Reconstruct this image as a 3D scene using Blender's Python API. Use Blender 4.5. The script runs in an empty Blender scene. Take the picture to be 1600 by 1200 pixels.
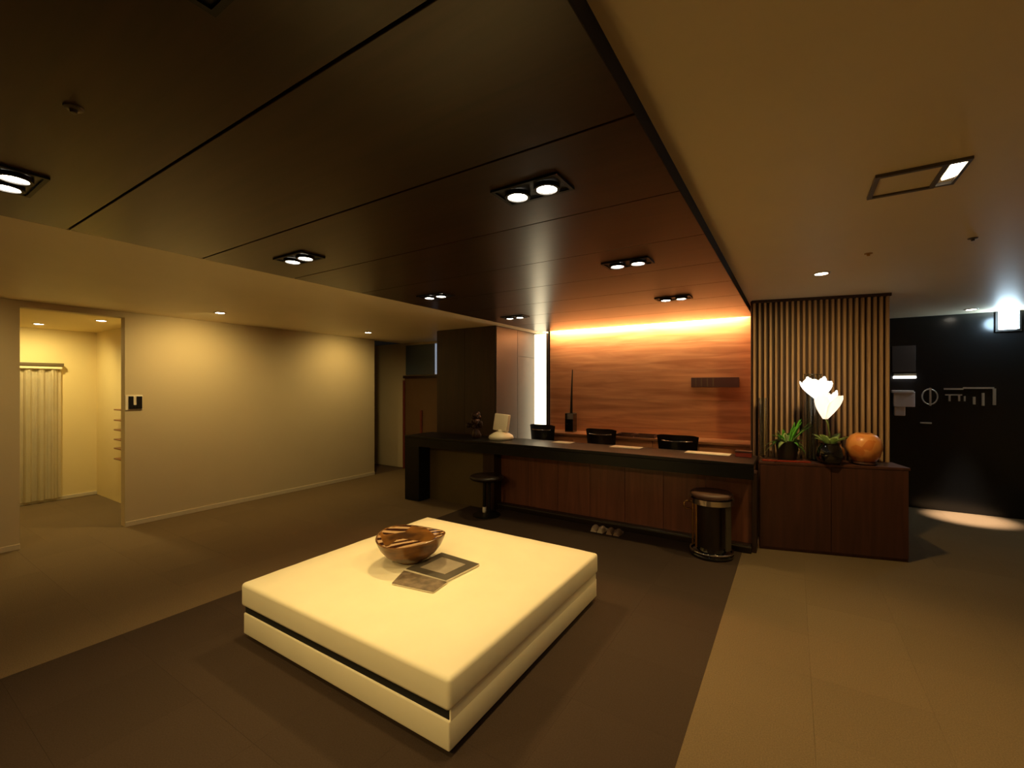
import bpy, bmesh, math, random
from mathutils import Vector, Matrix
random.seed(7)
S = bpy.context.scene
COL = S.collection
# ---------------------------------------------------------------- camera
FPX, CX, CY, EYE = 690.0, 800.0, 604.0, 1.6
YAW = math.atan2(440.0, FPX)
sn, cs = math.sin(YAW), math.cos(YAW)
cam = bpy.data.objects.new('camera', bpy.data.cameras.new('camera'))
COL.objects.link(cam)
cam.location = (0, 0, EYE)
cam.rotation_euler = (math.pi / 2, 0, YAW)
cam.data.sensor_width = 36.0
cam.data.lens = FPX / 1600 * 36
cam.data.shift_y = (CY - 600) / 1600
cam.data.clip_start = 0.05
S.camera = cam
# ---------------------------------------------------------------- world, exposure
W = bpy.data.worlds.new('world'); S.world = W; W.use_nodes = True
W.node_tree.nodes['Background'].inputs[0].default_value = (0.02, 0.016, 0.012, 1)
W.node_tree.nodes['Background'].inputs[1].default_value = 0.2
S.view_settings.view_transform = 'Standard'
S.view_settings.look = 'None'
S.view_settings.gamma = 1
S.view_settings.use_curve_mapping = False
S.view_settings.exposure = 0.0
WARM = (1.0, 0.70, 0.25)
SPOT_W = 46.0          # each lamp of the twin ceiling spots
DOWN_W = 30.0          # small round downlights
COVE_W = 120.0
# ---------------------------------------------------------------- helpers
def ray(u, v):
    a = (u - CX) / FPX; b = (CY - v) / FPX
    return (-sn + cs * a, cs + sn * a, b)
def pz(u, v, z):                     # pixel -> point on the level z
    d = ray(u, v); t = (z - EYE) / d[2]; return Vector((t * d[0], t * d[1], z))
def py(u, v, y):                     # pixel -> point on the plane Y = y
    d = ray(u, v); t = y / d[1]; return Vector((t * d[0], y, EYE + t * d[2]))
def lin(c):
    return tuple((x / 12.92 if x <= 0.04045 else ((x + 0.055) / 1.055) ** 2.4) for x in [q / 255 for q in c]) + (1,)
def newmat(name):
    m = bpy.data.materials.new(name); m.use_nodes = True
    return m, m.node_tree.nodes, m.node_tree.links, m.node_tree.nodes['Principled BSDF']
def mat(name, c, rough=0.6, metal=0.0, var=0.0, vscale=40, bump=0.0, coat=0.0, rand=0.0, spec=0.5):
    m, N, L, P = newmat(name)
    P.inputs['Base Color'].default_value = lin(c); P.inputs['Roughness'].default_value = rough
    P.inputs['Metallic'].default_value = metal; P.inputs['Coat Weight'].default_value = coat
    P.inputs['Specular IOR Level'].default_value = spec
    if var or bump or rand:
        tc = N.new('ShaderNodeTexCoord'); nz = N.new('ShaderNodeTexNoise')
        nz.inputs['Scale'].default_value = vscale; nz.inputs['Detail'].default_value = 4
        L.new(tc.outputs['Object'], nz.inputs['Vector'])
        mr = N.new('ShaderNodeMapRange'); mr.inputs[3].default_value = 1 - var; mr.inputs[4].default_value = 1 + var
        mr.inputs[1].default_value = 0.25; mr.inputs[2].default_value = 0.75
        L.new(nz.outputs['Fac'], mr.inputs[0]); val = mr.outputs[0]
        if rand:
            oi = N.new('ShaderNodeObjectInfo'); r2 = N.new('ShaderNodeMapRange')
            r2.inputs[3].default_value = 1 - rand; r2.inputs[4].default_value = 1 + rand
            L.new(oi.outputs['Random'], r2.inputs[0])
            mm = N.new('ShaderNodeMath'); mm.operation = 'MULTIPLY'
            L.new(val, mm.inputs[0]); L.new(r2.outputs[0], mm.inputs[1]); val = mm.outputs[0]
        hs = N.new('ShaderNodeHueSaturation'); hs.inputs['Color'].default_value = lin(c)
        L.new(val, hs.inputs['Value']); L.new(hs.outputs[0], P.inputs['Base Color'])
        if bump:
            bp = N.new('ShaderNodeBump'); bp.inputs['Strength'].default_value = bump; bp.inputs['Distance'].default_value = 0.004
            L.new(nz.outputs['Fac'], bp.inputs['Height']); L.new(bp.outputs[0], P.inputs['Normal'])
    return m
def wood(name, c1, c2, stretch=(1.2, 1.2, 14), rough=0.4, coat=0.0, rand=0.06, bump=0.05):
    m, N, L, P = newmat(name)
    tc = N.new('ShaderNodeTexCoord'); mp = N.new('ShaderNodeMapping'); mp.inputs['Scale'].default_value = stretch
    oi = N.new('ShaderNodeObjectInfo'); ad = N.new('ShaderNodeVectorMath'); ad.operation = 'ADD'
    sc = N.new('ShaderNodeMath'); sc.operation = 'MULTIPLY'; sc.inputs[1].default_value = 9.0
    L.new(oi.outputs['Random'], sc.inputs[0])
    L.new(tc.outputs['Object'], mp.inputs['Vector']); L.new(mp.outputs[0], ad.inputs[0]); L.new(sc.outputs[0], ad.inputs[1])
    n1 = N.new('ShaderNodeTexNoise'); n1.inputs['Scale'].default_value = 1.6; n1.inputs['Detail'].default_value = 8; n1.inputs['Distortion'].default_value = 0.6
    L.new(ad.outputs[0], n1.inputs['Vector'])
    rp = N.new('ShaderNodeValToRGB'); rp.color_ramp.elements[0].position = 0.32; rp.color_ramp.elements[1].position = 0.68
    rp.color_ramp.elements[0].color = lin(c1); rp.color_ramp.elements[1].color = lin(c2)
    L.new(n1.outputs['Fac'], rp.inputs[0])
    hs = N.new('ShaderNodeHueSaturation'); mr = N.new('ShaderNodeMapRange'); mr.inputs[3].default_value = 1 - rand; mr.inputs[4].default_value = 1 + rand
    L.new(oi.outputs['Random'], mr.inputs[0]); L.new(mr.outputs[0], hs.inputs['Value'])
    L.new(rp.outputs[0], hs.inputs['Color']); L.new(hs.outputs[0], P.inputs['Base Color'])
    bp = N.new('ShaderNodeBump'); bp.inputs['Strength'].default_value = bump; bp.inputs['Distance'].default_value = 0.002
    L.new(n1.outputs['Fac'], bp.inputs['Height']); L.new(bp.outputs[0], P.inputs['Normal'])
    P.inputs['Roughness'].default_value = rough; P.inputs['Coat Weight'].default_value = coat
    return m
def emit(name, c, strength):
    m, N, L, P = newmat(name)
    P.inputs['Base Color'].default_value = (0.8, 0.8, 0.8, 1)
    P.inputs['Emission Color'].default_value = tuple(c) + (1,); P.inputs['Emission Strength'].default_value = strength
    return m
def glassmat(name, c=(235, 240, 238), rough=0.02):
    m, N, L, P = newmat(name)
    P.inputs['Base Color'].default_value = lin(c); P.inputs['Roughness'].default_value = rough
    P.inputs['Transmission Weight'].default_value = 1.0; P.inputs['IOR'].default_value = 1.45
    return m
def box(bm, x0, x1, y0, y1, z0, z1, bev=0.0, seg=2):
    r = bmesh.ops.create_cube(bm, size=1)
    bmesh.ops.scale(bm, vec=(x1 - x0, y1 - y0, z1 - z0), verts=r['verts'])
    bmesh.ops.translate(bm, vec=((x0 + x1) / 2, (y0 + y1) / 2, (z0 + z1) / 2), verts=r['verts'])
    if bev:
        e = list({e for v in r['verts'] for e in v.link_edges})
        bmesh.ops.bevel(bm, geom=e, offset=bev, segments=seg, affect='EDGES', profile=0.5)
    return bm
def B(*a, **k): return box(bmesh.new(), *a, **k)
def prism(poly, z0, z1, bev=0.0):
    bm = bmesh.new()
    f = bm.faces.new([bm.verts.new((p[0], p[1], z0)) for p in poly])
    r = bmesh.ops.extrude_face_region(bm, geom=[f])
    bmesh.ops.translate(bm, vec=(0, 0, z1 - z0), verts=[v for v in r['geom'] if isinstance(v, bmesh.types.BMVert)])
    bmesh.ops.recalc_face_normals(bm, faces=bm.faces)
    if bev: bmesh.ops.bevel(bm, geom=list(bm.edges), offset=bev, segments=2, affect='EDGES', profile=0.5)
    return bm
def lathe(prof, c=(0, 0, 0), seg=32, fn=None, bm=None):
    bm = bm or bmesh.new(); rings = []
    for j, (r, z) in enumerate(prof):
        ring = []
        for i in range(seg):
            a = 2 * math.pi * i / seg
            rr, zz = (r, z) if fn is None else fn(r, z, a)
            ring.append(bm.verts.new((c[0] + rr * math.cos(a), c[1] + rr * math.sin(a), c[2] + zz)))
        rings.append(ring)
    for p, q in zip(rings, rings[1:]):
        for i in range(seg):
            bm.faces.new((p[i], p[(i + 1) % seg], q[(i + 1) % seg], q[i]))
    for ring, rev in ((rings[0], True), (rings[-1], False)):
        try: bm.faces.new(list(reversed(ring)) if rev else ring)
        except ValueError: pass
    bmesh.ops.remove_doubles(bm, verts=bm.verts, dist=1e-5)
    bmesh.ops.recalc_face_normals(bm, faces=bm.faces)
    return bm
def shell(prof_out, prof_in, **k):       # open vessel: outside up, inside down
    return lathe(prof_out + prof_in, **k)
def tube(pts, r, seg=10, bm=None, closed=False, r1=None):
    bm = bm or bmesh.new(); P = [Vector(p) for p in pts]; n = len(P); rings = []; up0 = None
    for i, p in enumerate(P):
        t = (P[(i + 1) % n] - P[i - 1]) if closed else (P[min(i + 1, n - 1)] - P[max(i - 1, 0)])
        t.normalize()
        ref = up0 if up0 is not None else (Vector((0, 0, 1)) if abs(t.z) < 0.9 else Vector((1, 0, 0)))
        s = t.cross(ref).normalized(); u = s.cross(t).normalized(); up0 = u
        rr = r if r1 is None else r + (r1 - r) * i / max(1, n - 1)
        rings.append([bm.verts.new(p + (s * math.cos(2 * math.pi * k / seg) + u * math.sin(2 * math.pi * k / seg)) * rr) for k in range(seg)])
    for i in range(n if closed else n - 1):
        a, b = rings[i], rings[(i + 1) % n]
        for k in range(seg): bm.faces.new((a[k], a[(k + 1) % seg], b[(k + 1) % seg], b[k]))
    if not closed:
        bm.faces.new(list(reversed(rings[0]))); bm.faces.new(rings[-1])
    bmesh.ops.recalc_face_normals(bm, faces=bm.faces)
    return bm
def circle(c, r, n=24): return [(c[0] + r * math.cos(2 * math.pi * i / n), c[1] + r * math.sin(2 * math.pi * i / n), c[2]) for i in range(n)]
def leaf(base, direc, length, width, droop, bm=None, n=7, thick=0.0015):
    bm = bm or bmesh.new(); base = Vector(base); d = Vector(direc).normalized()
    s = d.cross(Vector((0, 0, 1))).normalized(); rows = []
    for i in range(n):
        t = i / (n - 1); p = base + d * length * t + Vector((0, 0, -droop * t * t))
        w = width * math.sin(math.pi * min(0.97, t * 0.9 + 0.08)) / 2 + 0.0006
        rows.append([bm.verts.new(p - s * w + Vector((0, 0, w * .4))), bm.verts.new(p), bm.verts.new(p + s * w + Vector((0, 0, w * .4)))])
    for a, b in zip(rows, rows[1:]):
        for k in (0, 1): bm.faces.new((a[k], a[k + 1], b[k + 1], b[k]))
    f = list(bm.faces)
    bmesh.ops.solidify(bm, geom=f, thickness=thick)
    return bm
def obj(name, bm, m, parent=None, smooth=False, auto=None, **props):
    me = bpy.data.meshes.new(name); bm.to_mesh(me); bm.free()
    me.materials.append(m)
    if smooth:
        me.polygons.foreach_set('use_smooth', [True] * len(me.polygons))
        if auto: me.set_sharp_from_angle(angle=math.radians(auto))
    o = bpy.data.objects.new(name, me); COL.objects.link(o)
    if parent: o.parent = parent
    for k, v in props.items(): o[k] = v
    return o
def thing(name, label, cat, loc=(0, 0, 0), group=None, rz=0.0):
    o = bpy.data.objects.new(name, None); COL.objects.link(o)
    o.location = loc; o.rotation_euler = (0, 0, rz); o.empty_display_size = 0.1
    o['label'] = label; o['category'] = cat
    if group: o['group'] = group
    return o
def struct(name, bm, m, label, cat, **k):
    return obj(name, bm, m, None, kind='structure', label=label, category=cat, **k)
def copy_tree(o, parent=None):
    c = o.copy(); COL.objects.link(c); c.parent = parent
    for ch in [x for x in bpy.data.objects if x.parent == o]: copy_tree(ch, c)
    return c
def spot(name, loc, target, watts, size_deg, parent, blend=0.6, color=WARM, rad=0.03):
    l = bpy.data.lights.new(name, 'SPOT'); l.energy = watts; l.spot_size = math.radians(size_deg); l.spot_blend = blend
    l.color = color; l.shadow_soft_size = rad
    o = bpy.data.objects.new(name, l); COL.objects.link(o); o.location = loc
    o.rotation_euler = (Vector(target) - Vector(loc)).to_track_quat('-Z', 'Y').to_euler()
    if parent: o.parent = parent; o.matrix_parent_inverse = Matrix.Translation(-Vector(parent.location))
    return o
# ---------------------------------------------------------------- materials
M = {}
M['plaster'] = mat('plaster', (196, 180, 146), 0.75, var=0.02, vscale=3, bump=0.05)
M['white_ceiling'] = mat('white_ceiling', (238, 222, 188), 0.5, var=0.02, vscale=3)
M['cream_wall'] = mat('cream_wall', (225, 205, 150), 0.7, var=0.02, vscale=3)
M['baseboard'] = mat('baseboard', (205, 192, 165), 0.5)
M['carpet_light'] = mat('carpet_light', (112, 94, 70), 0.95, var=0.2, vscale=160, bump=0.5, rand=0.035, spec=0.1)
M['carpet_dark'] = mat('carpet_dark', (64, 51, 42), 0.95, var=0.2, vscale=160, bump=0.5, rand=0.035, spec=0.1)
M['underlay'] = mat('underlay', (84, 64, 46), 0.95)
M['ceiling_wood'] = wood('ceiling_wood', (48, 31, 21), (62, 40, 27), (1.0, 12, 1), 0.30, 0.0, 0.05, 0.03)
M['ceiling_gap'] = mat('ceiling_gap', (14, 9, 7), 0.8)
M['back_wood'] = wood('back_wood', (160, 98, 60), (198, 136, 90), (0.8, 1, 9), 0.45, 0.0, 0.04, 0.04)
M['counter_wood'] = wood('counter_wood', (106, 62, 44), (128, 76, 54), (12, 12, 0.8), 0.4, 0.1, 0.08)
M['cabinet_wood'] = wood('cabinet_wood', (64, 36, 27), (82, 47, 36), (12, 12, 0.8), 0.4, 0.1, 0.08)
M['dark_wood'] = wood('dark_wood', (40, 22, 13), (56, 31, 18), (10, 10, 0.8), 0.45)
M['black_top'] = mat('black_top', (13, 14, 14), 0.4, var=0.05, vscale=12, spec=0.3)
M['olive_panel'] = mat('olive_panel', (92, 76, 46), 0.5, var=0.05, vscale=6)
M['ledge_wood'] = wood('ledge_wood', (126, 82, 50), (148, 100, 62), (2, 10, 10), 0.4)
M['slat'] = wood('slat', (150, 116, 82), (178, 142, 104), (10, 10, 0.8), 0.5)
M['slat_back'] = mat('slat_back', (60, 38, 24), 0.7, var=0.1, vscale=8)
M['grey_panel'] = mat('grey_panel', (86, 77, 68), 0.4, var=0.04, vscale=4)
M['black_wall'] = mat('black_wall', (16, 17, 18), 0.22, var=0.05, vscale=3)
M['blue_panel'] = mat('blue_panel', (84, 96, 110), 0.4)
M['door_brown'] = mat('door_brown', (104, 78, 52), 0.5, var=0.04, vscale=5)
M['red_post'] = mat('red_post', (110, 48, 34), 0.45)
M['leather'] = mat('leather', (238, 226, 196), 0.6, var=0.03, vscale=5, bump=0.12)
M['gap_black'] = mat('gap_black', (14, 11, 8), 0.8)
M['black_metal'] = mat('black_metal', (15, 13, 12), 0.45, metal=0.3)
M['black_leather'] = mat('black_leather', (14, 12, 12), 0.28, bump=0.1, vscale=60)
M['chrome'] = mat('chrome', (205, 200, 195), 0.12, metal=1.0)
M['brass'] = mat('brass', (190, 150, 90), 0.25, metal=1.0)
M['stool_seat'] = mat('stool_seat', (92, 62, 48), 0.5, bump=0.1, vscale=50)
M['dark_shell'] = mat('dark_shell', (30, 18, 13), 0.35)
M['lamp'] = emit('lamp', (1.0, 0.90, 0.74), 30)
M['lamp_soft'] = emit('lamp_soft', (1.0, 0.86, 0.62), 14)
M['strip'] = emit('strip', (1.0, 0.83, 0.52), 3.6)
M['cold'] = emit('cold', (0.72, 0.90, 1.0), 16)
M['white_trim'] = mat('white_trim', (215, 205, 185), 0.4)
M['white_plastic'] = mat('white_plastic', (226, 216, 194), 0.4)
M['magazine'] = mat('magazine', (84, 76, 66), 0.35, var=0.35, vscale=9)
M['magazine_photo'] = mat('magazine_photo', (116, 100, 84), 0.35, var=0.6, vscale=22)
M['paper'] = mat('paper', (225, 215, 195), 0.8)
M['glass'] = glassmat('glass')
M['black_glaze'] = mat('black_glaze', (10, 9, 9), 0.06, coat=1.0)
M['green'] = mat('green', (96, 168, 56), 0.45, var=0.2, vscale=25)
M['pale_green'] = mat('pale_green', (176, 200, 130), 0.45, var=0.15, vscale=20)
M['pot_dark'] = mat('pot_dark', (34, 30, 22), 0.4)
M['petal'] = emit('petal', (1.0, .95, .88), .85)
M['petal_peach'] = emit('petal_peach', (1.0, .74, .52), .62)
M['stem'] = mat('stem', (120, 130, 70), 0.5)
M['red_lacquer'] = mat('red_lacquer', (140, 48, 32), 0.25, coat=0.5)
M['sign_metal'] = mat('sign_metal', (196, 186, 172), 0.35, metal=0.6)
M['taupe'] = mat('taupe', (74, 62, 58), 0.5)
M['pink_white'] = mat('pink_white', (226, 208, 206), 0.6)
M['plaque'] = mat('plaque', (98, 66, 60), 0.35, metal=0.3)
M['bronze'] = mat('bronze', (52, 30, 20), 0.35, metal=0.4)
M['curtain'] = mat('curtain', (236, 222, 186), 0.85, var=0.04, vscale=8)
M['slipper'] = mat('slipper', (236, 218, 190), 0.7)
M['slipper_b'] = mat('slipper_b', (176, 146, 122), 0.7)
M['grey_metal'] = mat('grey_metal', (92, 84, 72), 0.4, metal=0.5)
M['yellow_dot'] = mat('yellow_dot', (176, 128, 40), 0.5)
# amber round vase: mottled glaze
def amber():
    m, N, L, P = newmat('amber_glaze')
    tc = N.new('ShaderNodeTexCoord'); v = N.new('ShaderNodeTexVoronoi'); v.inputs['Scale'].default_value = 13
    rp = N.new('ShaderNodeValToRGB'); rp.color_ramp.elements[0].color = lin((200, 104, 40)); rp.color_ramp.elements[1].color = lin((236, 168, 96))
    L.new(tc.outputs['Object'], v.inputs['Vector']); L.new(v.outputs['Color'], rp.inputs[0]); L.new(rp.outputs[0], P.inputs['Base Color'])
    P.inputs['Roughness'].default_value = 0.3; return m
M['amber'] = amber()
def bowl_inner():
    m, N, L, P = newmat('bowl_inner')
    tc = N.new('ShaderNodeTexCoord'); mp = N.new('ShaderNodeMapping'); mp.inputs['Rotation'].default_value = (0.3, 0.2, 0.7)
    w = N.new('ShaderNodeTexWave'); w.inputs['Scale'].default_value = 4.2; w.inputs['Distortion'].default_value = 2.5; w.inputs['Detail'].default_value = 2
    rp = N.new('ShaderNodeValToRGB'); rp.color_ramp.elements[0].position = 0.35; rp.color_ramp.elements[1].position = 0.6
    rp.color_ramp.elements[0].color = lin((52, 24, 16)); rp.color_ramp.elements[1].color = lin((196, 160, 124))
    L.new(tc.outputs['Object'], mp.inputs[0]); L.new(mp.outputs[0], w.inputs['Vector']); L.new(w.outputs['Fac'], rp.inputs[0]); L.new(rp.outputs[0], P.inputs['Base Color'])
    P.inputs['Roughness'].default_value = 0.15; P.inputs['Coat Weight'].default_value = 0.6; return m
M['bowl_inner'] = bowl_inner()
M['bowl'] = wood('bowl_wood', (58, 32, 10), (132, 84, 28), (3, 3, 14), 0.28, 0.3, 0.0)
# ---------------------------------------------------------------- the setting
ZL, ZD, ZR = 2.45, 2.45, 2.52        # left ceiling, dark canopy underside, right ceiling
XD0, XD1 = -3.32, -0.418             # canopy edges
XW = -6.42                           # left wall
YB = 6.20                            # timber wall behind the counter
YK = 7.78                            # black wall
CZ = 0.008
# floor slab and carpet tiles
floor = struct('floor', B(-10.2, 3.2, -2.6, 8.2, -0.2, -CZ), M['underlay'], 'carpeted floor of the lobby with a dark band between lighter areas', 'floor')
def tiles(x0, x1, y0, y1, m, size=0.5):
    nx = max(1, round((x1 - x0) / size)); ny = max(1, round((y1 - y0) / size)); dx = (x1 - x0) / nx; dy = (y1 - y0) / ny
    me = None
    for i in range(nx):
        for j in range(ny):
            if me is None:
                o = obj('carpet_tile', B(-dx / 2 + .0004, dx / 2 - .0004, -dy / 2 + .0004, dy / 2 - .0004, -CZ, 0), m, floor); me = o.data
            else:
                o = bpy.data.objects.new('carpet_tile', me); COL.objects.link(o); o.parent = floor
            o.location = (x0 + dx * (i + .5), y0 + dy * (j + .5), 0)
            o.rotation_euler = (0, 0, math.pi * random.randint(0, 1))
XC0, XC1 = -3.66, -0.42
tiles(XC0, XC1, -0.5, 6.2, M['carpet_dark'])
tiles(XC1, 2.58, 1.0, 7.78, M['carpet_light'])
tiles(XW, XC0, 0.0, 6.2, M['carpet_light'])
tiles(-8.72, XW, 0.3, 2.22, M['carpet_light'])
rest = bmesh.new()
for r in ((XC0, XC1, -2.5, -0.5),): box(rest, *r, -CZ, 0)
obj('carpet_border', rest, M['carpet_dark'], floor)
rest = bmesh.new()
for r in ((XC1, 3.1, -2.5, 1.0), (2.58, 3.1, 1.0, 7.78), (XW, XC0, -2.5, 0.0)): box(rest, *r, -CZ, 0)
obj('carpet_border', rest, M['carpet_light'], floor)
# ceilings
struct('ceiling', B(XW - .12, XD0 - .002, -2.5, 6.3, ZL, ZL + .15), M['white_ceiling'], 'pale plaster ceiling above the long blank wall', 'ceiling')
struct('ceiling', B(XD1 + .002, 3.1, -2.5, 7.9, ZR, ZR + .15), M['white_ceiling'], 'pale plaster ceiling on the side of the slatted screen', 'ceiling')
struct('ceiling', B(-8.85, XW - .121, 0.2, 2.5, 2.40, 2.55), M['cream_wall'], 'cream ceiling of the lit side corridor', 'ceiling')
can = struct('ceiling', B(XD0, XD1, -2.5, 6.06, ZD + .02, ZD + .16), M['ceiling_gap'], 'dark timber-panelled ceiling running toward the counter', 'ceiling')
seams = [0.725 + 0.6425 * k for k in range(-5, 9)]
seams = [-2.5] + [s for s in seams if -2.4 < s < 5.95] + [6.06]
for a, b in zip(seams, seams[1:]):
    g = .005 if a < 1.9 else .0025
    obj('ceiling_panel', B(XD0, XD1, a + g, b - g, ZD, ZD + .02, bev=.0015, seg=1), M['ceiling_wood'], can)
obj('edge_board', B(XD1, XD1 + .002, -2.5, 5.40, ZD, ZR), M['ceiling_gap'], can)
# cove at the end of the canopy
struct('trim_1', B(XD0, XD1, 6.06, YB + .1, ZD + .14, ZD + .2), M['white_trim'], 'pale top of the light cove above the timber wall', 'trim')
# left wall with the doorway to the corridor, wall beyond the counter
wl = bmesh.new(); YD0, YD1 = 1.06, 1.87
box(wl, XW - .12, XW, -2.5, YD0, 0, ZL); box(wl, XW - .12, XW, YD1, 5.42, 0, ZL); box(wl, XW - .12, XW, YD0, YD1, 2.385, ZL)
struct('wall_left', wl, M['plaster'], 'long beige plaster wall with a doorway into a lit corridor', 'wall')
bb = bmesh.new()
box(bb, XW, XW + .012, -2.5, YD0, 0, .055, bev=.003); box(bb, XW, XW + .012, YD1, 5.42, 0, .055, bev=.003)
struct('baseboard_left', bb, M['baseboard'], 'low pale skirting along the beige wall', 'skirting')
# corridor
struct('wall_corridor', B(-8.87, -8.75, 0.2, 2.57, 0, 2.40), M['cream_wall'], 'bright cream end wall of the side corridor', 'wall')
struct('wall_corridor', B(-8.75, XW - .12, 2.22, 2.57, 0, 2.40), M['cream_wall'], 'cream side wall of the corridor behind the doorway edge', 'wall')
struct('wall_corridor', B(-8.75, XW - .12, 0.2, 0.3, 0, 2.40), M['cream_wall'], 'near side wall of the side corridor', 'wall')
struct('baseboard_corridor', B(-8.75, -8.735, 0.3, 2.22, 0, .05, bev=.003), M['baseboard'], 'pale skirting at the end of the corridor', 'skirting')
# far end behind the counter, left side
struct('wall_far', B(-7.6, XD0 - .22, YB, YB + .12, 0, ZL), M['plaster'], 'dim plaster wall at the far left end', 'wall')
struct('wall_far', B(-7.6, XW - .12, 5.42, 5.5, 0, ZL), M['plaster'], 'return wall of the recess beyond the long wall', 'wall')
dr = struct('door_1', B(-6.40, -4.75, YB - .05, YB, 0, 1.76), M['door_brown'], 'brown double door in the dim far corner', 'door')
for x in (-6.44, -5.98, -5.52): obj('door_post', B(x, x + .05, YB - .075, YB - .05, 0, 1.15 if x > -6.4 else 1.72, bev=.004), M['red_post'], dr)
obj('door_head', B(-6.44, -4.75, YB - .07, YB, 1.76, 1.81, bev=.004), M['dark_wood'], dr)
tr = struct('window_1', B(-6.40, -4.75, YB - .03, YB, 1.83, 2.40), M['blue_panel'], 'dim bluish glass panel above the brown far door', 'window')
obj('frame', B(-5.62, -5.57, YB - .05, YB - .03, 1.83, 2.40), emit('cold_edge_glow', (.45, .62, .85), .35), tr)  # faint glow in the frame's material stands in for cold light on its edge
# dark pier and its grey side
pier = struct('wall_pier', B(-4.57, -3.49, 5.06, YB, 0, ZL - .001), M['dark_wood'], 'dark timber pier behind the left part of the counter', 'pier')
for i in range(2): obj('pier_panel', B(-4.57 + .54 * i + .002, -4.57 + .54 * (i + 1) - .002, 5.04, 5.06, 0, 2.44, bev=.002, seg=1), M['dark_wood'], pier)
gs = bmesh.new()
obj('side_panel', B(-3.49, -3.475, 5.05, 5.60, 0, 2.44, bev=.002), M['grey_panel'], pier)
obj('side_panel', B(-3.49, -3.475, 5.605, 6.10, 0, 2.05, bev=.002), M['grey_panel'], pier)
obj('side_panel', B(-3.49, -3.475, 5.605, 6.10, 2.055, 2.44, bev=.002), M['grey_panel'], pier)
# timber wall behind the counter
wb = struct('wall_back', B(XD0 + .08, XD1 + .05, YB + .02, YB + .14, 0, 2.59), M['dark_wood'], 'warm orange-brown timber wall washed by light behind the counter', 'wall')
zz = [0.0, 0.62, 1.02, 1.42, 1.82, 2.20, 2.58]
for a, b in zip(zz, zz[1:]):
    obj('wall_panel', B(XD0 + .08, XD1 + .04, YB, YB + .02, a + .001, b - .001, bev=.001, seg=1), M['back_wood'], wb)
# box behind the slatted screen
struct('wall_right_niche', prism([(-.395, 5.47), (.80, 5.74), (.80, 6.35), (-.395, 6.35)], 0, ZR - .001), M['back_wood'], 'timber return wall beside the lit timber wall', 'wall')
# black wall and the sides of the room
struct('wall_black', B(.80, 3.2, YK, YK + .12, 0, ZR), M['black_wall'], 'black glossy wall at the dark right end', 'wall')
struct('wall_right_niche', B(.68, .80, 6.36, YK, 0, ZR), M['black_wall'], 'dark side wall behind the slatted screen', 'wall')
struct('wall_right', B(3.1, 3.22, -2.6, 7.9, 0, ZR), M['plaster'], 'side wall on the right of the lobby', 'wall')
struct('wall_front', B(-6.6, 3.22, -2.62, -2.5, 0, ZR), M['plaster'], 'wall behind the viewpoint', 'wall')
# ---------------------------------------------------------------- light of the cove and the tall luminous panel
cv = thing('cove_light', 'hidden light strip in the cove along the top of the timber wall', 'light', (-1.86, 6.11, ZD + .13))
obj('led_strip', B(-1.36, 1.36, -.012, .012, -.008, .0), M['lamp_soft'], cv)
al = bpy.data.lights.new('cove_glow', 'AREA'); al.shape = 'RECTANGLE'; al.size = 2.72; al.size_y = .05; al.energy = COVE_W; al.color = (1.0, .78, .45)
ao = bpy.data.objects.new('cove_glow', al); COL.objects.link(ao); ao.parent = cv; ao.location = (0, 0, -.06); ao.rotation_euler = (math.radians(78), 0, 0)
lp = thing('luminous_panel', 'tall glowing white light panel at the left end of the timber wall', 'light', (-3.40, 6.16, 0))
obj('diffuser', B(-.125, .125, -.02, .02, .05, 2.43, bev=.004), M['strip'], lp)
obj('frame', B(-.14, -.127, -.20, .03, 0, 2.44), M['black_metal'], lp)
obj('frame', B(.127, .14, -.03, .03, 0, 2.44), M['black_metal'], lp)
# ---------------------------------------------------------------- twin ceiling spots
def twin(x, y, label, aim, watts=SPOT_W, skew=0.0):
    t = thing('twin_spotlight', label, 'spotlight', (x, y, ZD), 'twin spotlights in the dark ceiling', skew)
    fr = bmesh.new()
    for q in ((-.16, .16, -.085, -.07), (-.16, .16, .07, .085), (-.16, -.145, -.07, .07), (.145, .16, -.07, .07)): box(fr, *q, -.010, 0)
    obj('frame', fr, M['black_metal'], t)
    obj('back_plate', B(-.145, .145, -.07, .07, -.003, -.0005), M['black_leather'], t)
    for s in (-1, 1):
        g = obj('lamp_ring', lathe([(.044, -.004), (.056, -.004), (.056, -.022), (.044, -.022), (.044, -.004)], (s * .072, 0, 0), 20), M['black_metal'], t, smooth=True, auto=40)
        obj('bulb', lathe([(.0, -.0035), (.042, -.0035), (.042, -.016), (.03, -.0195), (.0, -.0215)], (s * .072, 0, 0), 20), M['lamp'], g, smooth=True, auto=40)
        spot('spot_beam', (x + s * .072, y, ZD - .04), (aim[0] + s * .2, aim[1], aim[2]), watts, 78, t, 0.8)
    return t
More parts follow.
